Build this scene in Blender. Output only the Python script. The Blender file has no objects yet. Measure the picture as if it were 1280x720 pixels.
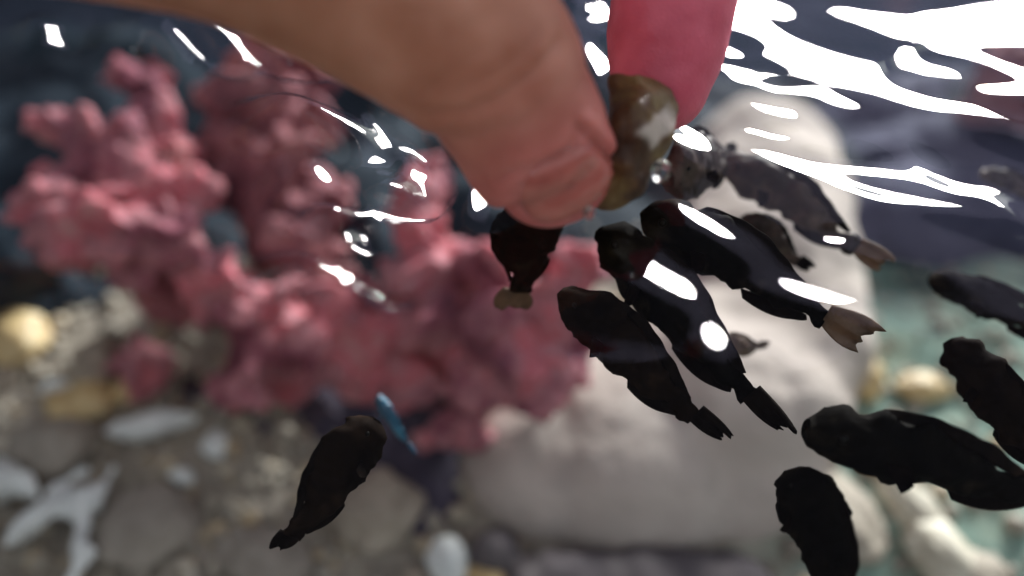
import bpy, bmesh, math, random
import numpy as np
from mathutils import Vector, Matrix, noise
from mathutils.bvhtree import BVHTree

random.seed(7)
rng = np.random.default_rng(11)
S = bpy.context.scene
COL = S.collection
R = math.radians

# ------------------------------------------------------------------ camera model
H = 0.074                      # lens height above the water (metres)
PITCH = R(45)
FPX = 1000.0                   # focal length in photo pixels (1280 wide)
CAM = Vector((0, 0, H))
FWD = Vector((0, math.cos(PITCH), -math.sin(PITCH)))
UPV = Vector((0, math.sin(PITCH), math.cos(PITCH)))
RGT = Vector((1, 0, 0))
FLOOR_Z = -0.16


def ray(px, py):
    return FWD + RGT * ((px - 640) / FPX) - UPV * ((py - 360) / FPX)


def at_d(px, py, d):
    return CAM + ray(px, py) * d


def at_z(px, py, z):
    r = ray(px, py)
    return CAM + r * ((z - H) / r.z)


def project(p):
    q = Vector(p) - CAM
    d = q.dot(FWD)
    return 640 + FPX * q.dot(RGT) / d, 360 - FPX * q.dot(UPV) / d, d


# ------------------------------------------------------------------ object helpers
def link(name, me, mat=None, parent=None):
    o = bpy.data.objects.new(name, me)
    COL.objects.link(o)
    if mat is not None and me is not None:
        for m in (mat if isinstance(mat, (list, tuple)) else [mat]):
            me.materials.append(m)
    if parent is not None:
        o.parent = parent
        o.matrix_parent_inverse = Matrix.Translation(-parent.location)
    return o


def tag(o, label=None, cat=None, group=None, kind=None):
    if label: o['label'] = label
    if cat: o['category'] = cat
    if group: o['group'] = group
    if kind: o['kind'] = kind
    return o


def thing(name, loc, label, cat, group=None):
    o = bpy.data.objects.new(name, None)
    COL.objects.link(o)
    o.location = loc
    o.empty_display_size = 0.01
    return tag(o, label, cat, group)


def smooth(me):
    me.polygons.foreach_set('use_smooth', [True] * len(me.polygons))
    me.update()
    return me


def mesh_of(name, verts, faces):
    me = bpy.data.meshes.new(name)
    me.from_pydata([tuple(v) for v in verts], [], faces)
    me.update()
    return smooth(me)


def coords(me):
    a = np.empty(len(me.vertices) * 3, np.float32)
    me.vertices.foreach_get('co', a)
    return a.reshape(-1, 3)


def normals(me):
    a = np.empty(len(me.vertices) * 3, np.float32)
    me.vertex_normals.foreach_get('vector', a)
    return a.reshape(-1, 3)


def set_coords(me, a):
    me.vertices.foreach_set('co', np.asarray(a, np.float32).ravel())
    me.update()


def fbm(p, scale, octaves=3):
    v, amp, s = 0.0, 1.0, scale
    for _ in range(octaves):
        v += amp * noise.noise(Vector(p) * s)
        amp *= 0.5
        s *= 2.1
    return v


def displace(me, fn):
    c, n = coords(me), normals(me)
    d = np.array([fn(Vector(p)) for p in c], np.float32)
    set_coords(me, c + n * d[:, None])


def remesh_union(bm, voxel, smooth_iter=2):
    """one continuous skin round every shape in the bmesh"""
    me = bpy.data.meshes.new('tmp')
    bm.to_mesh(me)
    bm.free()
    o = bpy.data.objects.new('tmp', me)
    COL.objects.link(o)
    m = o.modifiers.new('r', 'REMESH')
    m.mode = 'VOXEL'
    m.voxel_size = voxel
    m.adaptivity = 0
    if smooth_iter:
        s = o.modifiers.new('s', 'SMOOTH')
        s.factor = 0.5
        s.iterations = smooth_iter
    dg = bpy.context.evaluated_depsgraph_get()
    dg.update()
    out = bpy.data.meshes.new_from_object(o.evaluated_get(dg))
    bpy.data.objects.remove(o)
    bpy.data.meshes.remove(me)
    return smooth(out)


def blob(bm, c, r, sub=3):
    if not hasattr(r, '__len__'):
        r = (r, r, r)
    bmesh.ops.create_icosphere(bm, subdivisions=sub, radius=1.0,
                               matrix=Matrix.Translation(c) @ Matrix.Diagonal((r[0], r[1], r[2], 1)))


def catmull(pts, n):
    P = [np.array(p, float) for p in pts]
    P = [2 * P[0] - P[1]] + P + [2 * P[-1] - P[-2]]
    out = []
    for i in range(1, len(P) - 2):
        for k in range(n):
            t = k / n
            a, b, c, d = P[i - 1], P[i], P[i + 1], P[i + 2]
            out.append(0.5 * (2 * b + (c - a) * t + (2 * a - 5 * b + 4 * c - d) * t * t + (3 * b - a - 3 * c + d) * t ** 3))
    out.append(P[-2])
    return np.array(out)


def loft(bm, spine, nrm, seg=32, sub=8, endcap=True):
    """spine: rows (x, y, z, half_width, half_thickness); nrm: thickness direction"""
    sp = catmull(spine, sub)
    nrm = Vector(nrm)
    rings = []
    N = len(sp)

    def ring(c, side, up, a, b):
        return [bm.verts.new(c + side * (a * math.cos(2 * math.pi * k / seg)) + up * (b * math.sin(2 * math.pi * k / seg))) for k in range(seg)]
    frames = []
    for i in range(N):
        t = Vector(sp[min(i + 1, N - 1)][:3] - sp[max(i - 1, 0)][:3]).normalized()
        up = (nrm - t * nrm.dot(t)).normalized()
        side = t.cross(up).normalized()
        frames.append((Vector(sp[i][:3]), t, side, up, sp[i][3], sp[i][4]))
    c, t, side, up, a, b = frames[0]
    first = [(c - t * (min(a, b) * math.sin(f)), side, up, a * math.cos(f), b * math.cos(f)) for f in (1.45, 1.2, 0.95, 0.7, 0.45, 0.2)]
    for f in first: rings.append(ring(*f))
    for (c, t, side, up, a, b) in frames: rings.append(ring(c, side, up, a, b))
    c, t, side, up, a, b = frames[-1]
    for f in (0.2, 0.45, 0.7, 0.95, 1.2, 1.45):
        rings.append(ring(c + t * (min(a, b) * math.sin(f)), side, up, a * math.cos(f), b * math.cos(f)))
    for r0, r1 in zip(rings, rings[1:]):
        for k in range(seg):
            bm.faces.new((r0[k], r0[(k + 1) % seg], r1[(k + 1) % seg], r1[k]))
    bm.faces.new(list(reversed(rings[0])))
    bm.faces.new(rings[-1])


# ------------------------------------------------------------------ materials
class NT:
    def __init__(self, name):
        self.m = bpy.data.materials.new(name)
        self.m.use_nodes = True
        self.t = self.m.node_tree
        self.t.nodes.clear()
        self.out = self.n('ShaderNodeOutputMaterial')

    def n(self, typ, **kw):
        node = self.t.nodes.new(typ)
        for k, v in kw.items():
            if k.startswith('_'):
                setattr(node, k[1:], v)
        return node

    def l(self, a, b):
        self.t.links.new(a, b)

    def val(self, node, name, v):
        node.inputs[name].default_value = v


def ramp_set(node, stops):
    e = node.color_ramp.elements
    while len(e) > 1: e.remove(e[0])
    e[0].position, e[0].color = stops[0][0], (*stops[0][1], 1)
    for p, c in stops[1:]:
        x = e.new(p)
        x.color = (*c, 1)


def noise_mat(name, stops, scale, rough=0.6, bump=0.3, bump_scale=None, bump_dist=0.001, detail=6, sss=0.0, sss_r=(1, .3, .2), sss_scale=0.004,
              spec=0.5, coat=0.0, distortion=0.5, second=None, transl=0.0):
    k = NT(name)
    b = k.n('ShaderNodeBsdfPrincipled')
    tc = k.n('ShaderNodeTexCoord')
    nz = k.n('ShaderNodeTexNoise')
    k.val(nz, 'Scale', scale); k.val(nz, 'Detail', detail); k.val(nz, 'Distortion', distortion); k.val(nz, 'Roughness', 0.6)
    k.l(tc.outputs['Object'], nz.inputs['Vector'])
    r = k.n('ShaderNodeValToRGB')
    ramp_set(r, stops)
    k.l(nz.outputs['Fac'], r.inputs['Fac'])
    colour = r.outputs['Color']
    if second:                                    # second tone: (scale, threshold, colour, amount)
        n2 = k.n('ShaderNodeTexNoise')
        k.val(n2, 'Scale', second[0]); k.val(n2, 'Detail', 5)
        k.l(tc.outputs['Object'], n2.inputs['Vector'])
        mr = k.n('ShaderNodeMapRange')
        k.val(mr, 'From Min', second[1]); k.val(mr, 'From Max', second[1] + 0.12); k.val(mr, 'To Max', second[3])
        k.l(n2.outputs['Fac'], mr.inputs['Value'])
        mx = k.n('ShaderNodeMix', _data_type='RGBA')
        k.l(mr.outputs['Result'], mx.inputs['Factor'])
        k.l(colour, mx.inputs['A'])
        mx.inputs['B'].default_value = (*second[2], 1)
        colour = mx.outputs['Result']
    k.l(colour, b.inputs['Base Color'])
    k.val(b, 'Roughness', rough); k.val(b, 'Specular IOR Level', spec)
    k.val(b, 'Subsurface Weight', sss); b.inputs['Subsurface Radius'].default_value = sss_r; k.val(b, 'Subsurface Scale', sss_scale)
    k.val(b, 'Coat Weight', coat); k.val(b, 'Coat Roughness', 0.12)
    if bump:
        bn = k.n('ShaderNodeTexNoise')
        k.val(bn, 'Scale', bump_scale or scale * 4); k.val(bn, 'Detail', 5)
        k.l(tc.outputs['Object'], bn.inputs['Vector'])
        bp = k.n('ShaderNodeBump')
        k.val(bp, 'Strength', bump); k.val(bp, 'Distance', bump_dist)
        k.l(bn.outputs['Fac'], bp.inputs['Height'])
        k.l(bp.outputs['Normal'], b.inputs['Normal'])
    if transl:
        tr = k.n('ShaderNodeBsdfTranslucent')
        k.l(colour, tr.inputs['Color'])
        ms = k.n('ShaderNodeMixShader')
        k.val(ms, 'Fac', transl)
        k.l(b.outputs[0], ms.inputs[1]); k.l(tr.outputs[0], ms.inputs[2])
        k.l(ms.outputs[0], k.out.inputs['Surface'])
    else:
        k.l(b.outputs[0], k.out.inputs['Surface'])
    return k.m


PINKS = [(0.33, (0.11, 0.032, 0.05)), (0.43, (0.34, 0.11, 0.15)), (0.51, (0.54, 0.25, 0.275)), (0.57, (0.62, 0.16, 0.20)), (0.70, (0.66, 0.40, 0.39))]  # maroon tones put the corals' shadowed gaps into the colour
M_coral = noise_mat('pink_coral', PINKS, 38, second=(30, 0.54, (0.26, 0.10, 0.14), 0.6), rough=0.8, bump=0.6, bump_scale=420, bump_dist=0.0012, sss=0.25, sss_r=(1, .35, .3), spec=0.2, transl=0.2)  # maroon second tone: shade of the recesses put into the colour
M_coral_mauve = noise_mat('mauve_coral', [(0.32, (0.09, 0.03, 0.045)), (0.5, (0.32, 0.125, 0.145)), (0.68, (0.52, 0.27, 0.27))], 50, rough=0.85, bump=0.6,
                          bump_scale=400, bump_dist=0.0012, sss=0.2, spec=0.2, transl=0.2)
M_rock = noise_mat('pale_grey_rock', [(0.3, (0.38, 0.32, 0.285)), (0.5, (0.51, 0.435, 0.39)), (0.7, (0.60, 0.52, 0.465))], 30, rough=0.9, bump=0.5,
                   bump_scale=240, bump_dist=0.0015, spec=0.2, second=(24, 0.56, (0.27, 0.225, 0.225), 0.5))
M_darkrock = noise_mat('dark_rock', [(0.3, (0.018, 0.015, 0.026)), (0.5, (0.045, 0.036, 0.058)), (0.7, (0.085, 0.07, 0.09))], 45, rough=0.85, bump=0.6,
                       bump_scale=260, bump_dist=0.002, spec=0.3)
M_beige = noise_mat('beige_stone', [(0.3, (0.22, 0.18, 0.14)), (0.6, (0.40, 0.34, 0.27)), (0.75, (0.5, 0.45, 0.37))], 70, rough=0.75, bump=0.4, bump_scale=500)
M_yellow = noise_mat('amber_pebble', [(0.3, (0.38, 0.24, 0.11)), (0.5, (0.58, 0.42, 0.20)), (0.72, (0.72, 0.60, 0.38))], 90, rough=0.5, bump=0.3, bump_scale=600)
M_white = noise_mat('white_rubble', [(0.3, (0.55, 0.57, 0.56)), (0.5, (0.74, 0.76, 0.74)), (0.72, (0.84, 0.85, 0.83))], 90, rough=0.7, bump=0.5, bump_scale=600)
M_cream = noise_mat('cream_stone', [(0.3, (0.42, 0.36, 0.27)), (0.5, (0.60, 0.54, 0.43)), (0.72, (0.74, 0.70, 0.60))], 90, rough=0.7, bump=0.5, bump_scale=600)
M_grey = noise_mat('grey_stone', [(0.3, (0.22, 0.19, 0.155)), (0.55, (0.32, 0.28, 0.235)), (0.75, (0.42, 0.37, 0.31))], 70, rough=0.8, bump=0.4, bump_scale=500)
M_wall = noise_mat('navy_back_panel', [(0.3, (0.010, 0.018, 0.030)), (0.5, (0.018, 0.030, 0.046)), (0.75, (0.035, 0.050, 0.065))], 9, rough=0.5, bump=0.0,
                   second=(14, 0.55, (0.045, 0.05, 0.075), 0.6))
M_rim = noise_mat('black_rim', [(0.4, (0.012, 0.012, 0.014)), (0.6, (0.02, 0.02, 0.024))], 40, rough=0.35, bump=0.1)


def floor_material():
    k = NT('tank_sand')
    b = k.n('ShaderNodeBsdfPrincipled')
    tc = k.n('ShaderNodeTexCoord')
    nz = k.n('ShaderNodeTexNoise'); k.val(nz, 'Scale', 60); k.val(nz, 'Detail', 8); k.val(nz, 'Roughness', 0.65)
    k.l(tc.outputs['Object'], nz.inputs['Vector'])
    r = k.n('ShaderNodeValToRGB')
    ramp_set(r, [(0.3, (0.20, 0.175, 0.145)), (0.5, (0.31, 0.27, 0.225)), (0.7, (0.42, 0.37, 0.31))])
    k.l(nz.outputs['Fac'], r.inputs['Fac'])
    # the sand turns pale green at the right-hand side of the tank: the edge is ragged
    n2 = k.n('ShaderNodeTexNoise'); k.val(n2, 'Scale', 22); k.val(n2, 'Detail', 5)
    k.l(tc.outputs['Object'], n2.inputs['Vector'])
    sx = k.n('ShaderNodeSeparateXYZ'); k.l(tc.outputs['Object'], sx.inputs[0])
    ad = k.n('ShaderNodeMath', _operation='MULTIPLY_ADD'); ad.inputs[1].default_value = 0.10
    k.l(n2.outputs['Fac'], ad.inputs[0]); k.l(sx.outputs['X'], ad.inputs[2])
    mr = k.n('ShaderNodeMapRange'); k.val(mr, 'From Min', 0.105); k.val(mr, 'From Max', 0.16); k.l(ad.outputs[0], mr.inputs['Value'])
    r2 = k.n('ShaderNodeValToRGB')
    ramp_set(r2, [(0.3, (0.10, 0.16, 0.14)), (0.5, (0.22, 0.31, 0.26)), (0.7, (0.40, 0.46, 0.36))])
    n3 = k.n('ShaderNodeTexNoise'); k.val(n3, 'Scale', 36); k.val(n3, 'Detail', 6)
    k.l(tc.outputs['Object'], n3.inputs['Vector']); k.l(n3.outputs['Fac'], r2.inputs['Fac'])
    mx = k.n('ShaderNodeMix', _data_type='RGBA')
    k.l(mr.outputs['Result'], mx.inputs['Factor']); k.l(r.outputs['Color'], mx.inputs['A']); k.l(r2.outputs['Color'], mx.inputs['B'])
    # the sand turns dark navy along the back of the tank
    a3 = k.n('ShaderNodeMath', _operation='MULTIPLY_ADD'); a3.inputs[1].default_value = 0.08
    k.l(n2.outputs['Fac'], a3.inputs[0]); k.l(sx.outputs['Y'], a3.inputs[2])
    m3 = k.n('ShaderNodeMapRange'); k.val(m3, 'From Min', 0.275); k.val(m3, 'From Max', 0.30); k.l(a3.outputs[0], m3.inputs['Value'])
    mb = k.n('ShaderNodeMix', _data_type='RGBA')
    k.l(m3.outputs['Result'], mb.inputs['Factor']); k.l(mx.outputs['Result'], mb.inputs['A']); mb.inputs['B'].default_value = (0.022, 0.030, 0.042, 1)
    k.l(mb.outputs['Result'], b.inputs['Base Color'])
    k.val(b, 'Roughness', 0.9); k.val(b, 'Specular IOR Level', 0.2)
    k.l(b.outputs[0], k.out.inputs['Surface'])
    return k.m


def water_material(name='water_surface', tint=(0.95, 0.975, 0.98, 1), f0=0.021):
    """clear water surface: mirror reflection by angle (Schlick, IOR 1.33), the rest passes"""
    k = NT(name)
    g = k.n('ShaderNodeNewGeometry')
    dot = k.n('ShaderNodeVectorMath', _operation='DOT_PRODUCT')
    k.l(g.outputs['Normal'], dot.inputs[0]); k.l(g.outputs['Incoming'], dot.inputs[1])
    ab = k.n('ShaderNodeMath', _operation='ABSOLUTE'); k.l(dot.outputs['Value'], ab.inputs[0])
    inv = k.n('ShaderNodeMath', _operation='SUBTRACT', _use_clamp=True); inv.inputs[0].default_value = 1; k.l(ab.outputs[0], inv.inputs[1])
    pw = k.n('ShaderNodeMath', _operation='POWER'); pw.inputs[1].default_value = 5; k.l(inv.outputs[0], pw.inputs[0])
    ma = k.n('ShaderNodeMath', _operation='MULTIPLY_ADD', _use_clamp=True); ma.inputs[1].default_value = 0.98; ma.inputs[2].default_value = f0
    k.l(pw.outputs[0], ma.inputs[0])
    tr = k.n('ShaderNodeBsdfTransparent'); tr.inputs['Color'].default_value = tint
    gl = k.n('ShaderNodeBsdfGlossy'); k.val(gl, 'Roughness', 0.02); gl.inputs['Color'].default_value = (1, 1, 1, 1)
    ms = k.n('ShaderNodeMixShader')
    k.l(ma.outputs[0], ms.inputs[0]); k.l(tr.outputs[0], ms.inputs[1]); k.l(gl.outputs[0], ms.inputs[2])
    k.l(ms.outputs[0], k.out.inputs['Surface'])
    return k.m


def skin_material():
    k = NT('skin')
    b = k.n('ShaderNodeBsdfPrincipled')
    tc = k.n('ShaderNodeTexCoord')
    at = k.n('ShaderNodeAttribute', _attribute_name='flush_glow')
    nz = k.n('ShaderNodeTexNoise'); k.val(nz, 'Scale', 160); k.val(nz, 'Detail', 6)
    k.l(tc.outputs['Object'], nz.inputs['Vector'])
    r = k.n('ShaderNodeValToRGB'); ramp_set(r, [(0.3, (0.40, 0.155, 0.085)), (0.5, (0.48, 0.205, 0.120)), (0.7, (0.56, 0.26, 0.165))])
    k.l(nz.outputs['Fac'], r.inputs['Fac'])
    r2 = k.n('ShaderNodeValToRGB'); ramp_set(r2, [(0.3, (0.56, 0.070, 0.125)), (0.7, (0.72, 0.125, 0.20))])  # redder skin tone: blood and backlit glow put into colour
    k.l(nz.outputs['Fac'], r2.inputs['Fac'])
    mx = k.n('ShaderNodeMix', _data_type='RGBA')
    k.l(at.outputs['Fac'], mx.inputs['Factor']); k.l(r.outputs['Color'], mx.inputs['A']); k.l(r2.outputs['Color'], mx.inputs['B'])
    k.l(mx.outputs['Result'], b.inputs['Base Color'])
    k.val(b, 'Roughness', 0.42); k.val(b, 'Specular IOR Level', 0.45)
    k.val(b, 'Subsurface Weight', 0.45); b.inputs['Subsurface Radius'].default_value = (1.0, 0.28, 0.16); k.val(b, 'Subsurface Scale', 0.0035)
    vo = k.n('ShaderNodeTexVoronoi', _feature='DISTANCE_TO_EDGE'); k.val(vo, 'Scale', 1500)
    nd = k.n('ShaderNodeTexNoise'); k.val(nd, 'Scale', 300)
    k.l(tc.outputs['Object'], nd.inputs['Vector'])
    k.l(tc.outputs['Object'], vo.inputs['Vector'])
    sm = k.n('ShaderNodeMath', _operation='MULTIPLY_ADD'); sm.inputs[1].default_value = 0.6
    k.l(vo.outputs['Distance'], sm.inputs[0]); k.l(nd.outputs['Fac'], sm.inputs[2])
    bp = k.n('ShaderNodeBump'); k.val(bp, 'Strength', 0.4); k.val(bp, 'Distance', 0.0004)
    k.l(sm.outputs[0], bp.inputs['Height']); k.l(bp.outputs['Normal'], b.inputs['Normal'])
    k.l(b.outputs[0], k.out.inputs['Surface'])
    return k.m


def simple(name, col, rough=0.4, sss=0.0, spec=0.5, coat=0.0):
    return noise_mat(name, [(0.3, tuple(c * 0.8 for c in col)), (0.7, tuple(min(1, c * 1.15) for c in col))], 200, rough=rough, bump=0.15, bump_scale=900,
                     bump_dist=0.0003, sss=sss, spec=spec, coat=coat)


M_skin = skin_material()
M_nail = simple('fingernail', (0.52, 0.125, 0.10), rough=0.25, sss=0.4, coat=0.5)
M_food = noise_mat('food', [(0.32, (0.022, 0.008, 0.004)), (0.48, (0.080, 0.034, 0.014)), (0.60, (0.14, 0.085, 0.028)), (0.76, (0.30, 0.22, 0.12))], 130, rough=0.45,
                   bump=0.5, bump_scale=520, bump_dist=0.0008, coat=0.12, sss=0.0, spec=0.3)
ft = M_food.node_tree
fbs = next(n for n in ft.nodes if n.type == 'BSDF_PRINCIPLED')
fsrc = fbs.inputs['Base Color'].links[0].from_socket
fat = ft.nodes.new('ShaderNodeAttribute'); fat.attribute_name = 'pale'  # mask of the wet reflection put into the food's colour
fmx = ft.nodes.new('ShaderNodeMix'); fmx.data_type = 'RGBA'
ft.links.new(fat.outputs['Fac'], fmx.inputs['Factor']); ft.links.new(fsrc, fmx.inputs['A'])
fmx.inputs['B'].default_value = (0.40, 0.34, 0.29, 1)
ft.links.new(fmx.outputs['Result'], fbs.inputs['Base Color'])
M_black = noise_mat('black_fish', [(0.3, (0.002, 0.002, 0.002)), (0.55, (0.005, 0.004, 0.003)), (0.72, (0.026, 0.019, 0.012))], 120, rough=0.8, bump=0.3,
                    bump_scale=700, bump_dist=0.0004, spec=0.03)
M_blackhead = noise_mat('dark_brown_fish', [(0.3, (0.003, 0.002, 0.002)), (0.55, (0.010, 0.006, 0.004)), (0.75, (0.03, 0.017, 0.011))], 120, rough=0.8,
                        bump=0.3, bump_scale=700, bump_dist=0.0004, spec=0.03)
M_brown = noise_mat('brown_fish', [(0.34, (0.012, 0.008, 0.006)), (0.5, (0.045, 0.029, 0.022)), (0.68, (0.12, 0.08, 0.06))], 110, rough=0.6, bump=0.3,
                    bump_scale=700, bump_dist=0.0004, spec=0.2)
M_fin = noise_mat('dark_fin', [(0.35, (0.004, 0.003, 0.003)), (0.6, (0.012, 0.008, 0.006)), (0.8, (0.05, 0.03, 0.02))], 160, rough=0.8, bump=0.3, bump_scale=900,
                  transl=0.25, spec=0.05)
M_finbrown = noise_mat('brown_fin', [(0.35, (0.10, 0.06, 0.035)), (0.6, (0.20, 0.12, 0.07)), (0.8, (0.28, 0.18, 0.11))], 160, rough=0.5, bump=0.3,
                       bump_scale=900, transl=0.4)
M_blue = noise_mat('blue_fish', [(0.3, (0.015, 0.04, 0.08)), (0.5, (0.02, 0.11, 0.19)), (0.75, (0.05, 0.24, 0.34))], 200, rough=0.35, bump=0.1)
M_eye = simple('fish_eye', (0.006, 0.005, 0.004), rough=0.4, spec=0.1)
M_water = water_material()
M_glass = water_material('clear_glass', (0.93, 0.96, 0.96, 1), 0.03)
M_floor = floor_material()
# gravel of mixed grains: colour per grain
def gravel_material():
    k = NT('gravel_grains')
    b = k.n('ShaderNodeBsdfPrincipled')
    at = k.n('ShaderNodeAttribute', _attribute_name='grain')
    r = k.n('ShaderNodeValToRGB')
    ramp_set(r, [(0.0, (0.19, 0.165, 0.135)), (0.3, (0.27, 0.235, 0.19)), (0.6, (0.34, 0.30, 0.24)), (0.85, (0.44, 0.33, 0.20)), (1.0, (0.56, 0.54, 0.49))])
    k.l(at.outputs['Fac'], r.inputs['Fac']); k.l(r.outputs['Color'], b.inputs['Base Color'])
    k.val(b, 'Roughness', 0.7)
    k.l(b.outputs[0], k.out.inputs['Surface'])
    return k.m
M_gravel = gravel_material()

# ------------------------------------------------------------------ light direction
SUN_EL, SUN_AZ = R(18), R(27)              # azimuth clockwise from +Y (away from the camera, to the right)
SUN_DIR = Vector((math.sin(SUN_AZ) * math.cos(SUN_EL), math.cos(SUN_AZ) * math.cos(SUN_EL), math.sin(SUN_EL)))

# ------------------------------------------------------------------ tank
TX0, TX1, TY0, TY1 = -0.50, 0.50, -0.16, 0.40


def box_mesh(name, x0, x1, y0, y1, z0, z1, bev=0.0):
    bm = bmesh.new()
    bmesh.ops.create_cube(bm, size=1.0, matrix=Matrix.Translation(((x0 + x1) / 2, (y0 + y1) / 2, (z0 + z1) / 2)) @ Matrix.Diagonal((x1 - x0, y1 - y0, z1 - z0, 1)))
    if bev:
        bmesh.ops.bevel(bm, geom=bm.edges[:], offset=bev, segments=2, affect='EDGES')
    me = bpy.data.meshes.new(name)
    bm.to_mesh(me); bm.free()
    return me


tank = thing('aquarium_tank', (0, TY1, FLOOR_Z), 'glass aquarium tank holding the water, corals and fish', 'aquarium')
T = 0.008
link('back_panel', box_mesh('back_panel', TX0 - T, TX1 + T, TY1, TY1 + T, FLOOR_Z - 0.01, 0.012, 0.001), M_glass, tank)
link('side_panel', box_mesh('side_panel', TX0 - T, TX0, TY0, TY1 - 0.0005, FLOOR_Z - 0.01, 0.012, 0.001), M_glass, tank)
link('side_panel', box_mesh('side_panel', TX1, TX1 + T, TY0, TY1 - 0.0005, FLOOR_Z - 0.01, 0.012, 0.001), M_glass, tank)
link('front_panel', box_mesh('front_panel', TX0 - T, TX1 + T, TY0 - T, TY0 - 0.0005, FLOOR_Z - 0.01, 0.012, 0.001), M_glass, tank)
link('rim', box_mesh('rim', TX0 - 0.012, TX1 + 0.012, TY1 - 0.003, TY1 + 0.012, 0.0125, 0.020, 0.001), M_rim, tank)


def floor_mesh():
    nx, ny = 260, 150
    xs = np.linspace(TX0, TX1, nx); ys = np.linspace(TY0, TY1, ny)
    v = []
    for y in ys:
        for x in xs:
            p = Vector((x, y, 0))
            v.append((x, y, FLOOR_Z + 0.006 * fbm(p, 18, 3) + 0.0012 * noise.noise(p * 160)))
    f = [(j * nx + i, j * nx + i + 1, (j + 1) * nx + i + 1, (j + 1) * nx + i) for j in range(ny - 1) for i in range(nx - 1)]
    return mesh_of('tank_floor', v, f)


def ground_mesh():
    n = 40
    xs = np.linspace(-6, 6, n)
    v = [(x, y + 4, FLOOR_Z - 0.012) for y in xs for x in xs]
    return mesh_of('ground', v, [(j * n + i, j * n + i + 1, (j + 1) * n + i + 1, (j + 1) * n + i) for j in range(n - 1) for i in range(n - 1)])


tag(link('ground', ground_mesh(), noise_mat('navy_ground', [(0.3, (0.012, 0.018, 0.03)), (0.7, (0.03, 0.036, 0.055))], 9, rough=1.0, bump=0.0, spec=0.0)), kind='structure')
def slabs(name, boxes):
    bm = bmesh.new()
    for (x0, x1, y0, y1, z0, z1) in boxes:
        bmesh.ops.create_cube(bm, size=1.0, matrix=Matrix.Translation(((x0 + x1) / 2, (y0 + y1) / 2, (z0 + z1) / 2)) @ Matrix.Diagonal((x1 - x0, y1 - y0, z1 - z0, 1)))
    me = bpy.data.meshes.new(name)
    bm.to_mesh(me); bm.free()
    return me


# the room round the tank: a dark far wall on the left, a lavender one round the window opening that lets the light in, low unseen walls added at the sides and behind to cut the light
ZB = FLOOR_Z - 0.012
M_plum = noise_mat('dark_plum_wall', [(0.3, (0.05, 0.05, 0.075)), (0.7, (0.075, 0.07, 0.10))], 12, rough=0.9, bump=0.1)
M_lav = noise_mat('lavender_wall', [(0.3, (0.52, 0.48, 0.70)), (0.7, (0.62, 0.58, 0.80))], 5, rough=0.9, bump=0.1)
M_dim = noise_mat('dim_wall', [(0.3, (0.10, 0.085, 0.075)), (0.7, (0.14, 0.12, 0.11))], 5, rough=0.9, bump=0.1)
tag(link('room_wall', slabs('room_wall', [(-5, 0.10, 2.0, 2.12, ZB, 6.0), (0.10, 5, 2.0, 2.12, 2.001, 6.0)]), M_plum), kind='structure')
tag(link('window_wall', slabs('window_wall', [(0.101, 0.56, 2.0, 2.12, ZB, 2.0), (1.75, 5, 2.0, 2.12, ZB, 2.0), (0.5605, 1.7495, 2.0, 2.12, 0.98, 2.0)]), M_lav), kind='structure')
tag(link('light_cut_wall', slabs('light_cut_wall', [(-1.7, -1.6, -1.3, 1.99, ZB, 0.8), (2.9, 3.0, -1.3, 1.99, ZB, 0.8), (-1.7, 3.0, -1.42, -1.31, ZB, 0.8)]), M_dim), kind='structure')
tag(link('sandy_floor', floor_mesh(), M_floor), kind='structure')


# ------------------------------------------------------------------ gravel
def gravel():
    base = bmesh.new()
    bmesh.ops.create_icosphere(base, subdivisions=1, radius=1)
    bv = np.array([v.co[:] for v in base.verts]); bf = [[v.index for v in f.verts] for f in base.faces]
    base.free()
    V, F, G = [], [], []
    n = 0
    spots = []
    for _ in range(5200):
        px, py = rng.uniform(-120, 1400), rng.uniform(330, 800)
        keep = 1.0 if px < 420 else (0.5 if px < 640 else 0.30)
        if rng.random() > keep: continue
        p = at_z(px, py, FLOOR_Z)
        if TX0 + .01 < p.x < TX1 - .01 and TY0 + .01 < p.y < TY1 - .01: spots.append(p)
    for _ in range(2600):                                # a thinner scatter over the rest of the floor
        p = Vector((rng.uniform(TX0 + .02, TX1 - .02), rng.uniform(TY0 + .02, 0.27), FLOOR_Z))
        u, v, d = project(p) if p.y > -0.05 else (0, 2000, 1)
        if not (-120 < u < 1400 and 330 < v < 800): spots.append(p)
    for p in spots:
        s = float(np.clip(rng.lognormal(math.log(0.0020), 0.40), 0.0010, 0.005))
        q = np.array(Matrix.Rotation(rng.uniform(0, 6.28), 3, 'Z') @ Matrix.Rotation(rng.uniform(-.6, .6), 3, 'X'))
        sc = np.array([1, rng.uniform(.6, 1), rng.uniform(.45, .8)]) * s
        w = bv * (1 + rng.uniform(-.14, .14, (len(bv), 1)))
        w = (w * sc) @ q.T + np.array([p.x, p.y, FLOOR_Z + 0.006 * fbm(Vector((p.x, p.y, 0)), 18, 3) + s * 0.25])
        V.append(w); F += [[i + n for i in f] for f in bf]
        G += [float(rng.beta(1.6, 1.9))] * len(bv)
        n += len(bv)
    me = mesh_of('gravel', np.concatenate(V), F)
    a = me.attributes.new('grain', 'FLOAT', 'POINT')
    a.data.foreach_set('value', G)
    tag(link('gravel', me, M_gravel), 'loose grey brown gravel scattered over the tank floor', 'gravel', kind='stuff')


gravel()


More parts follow.
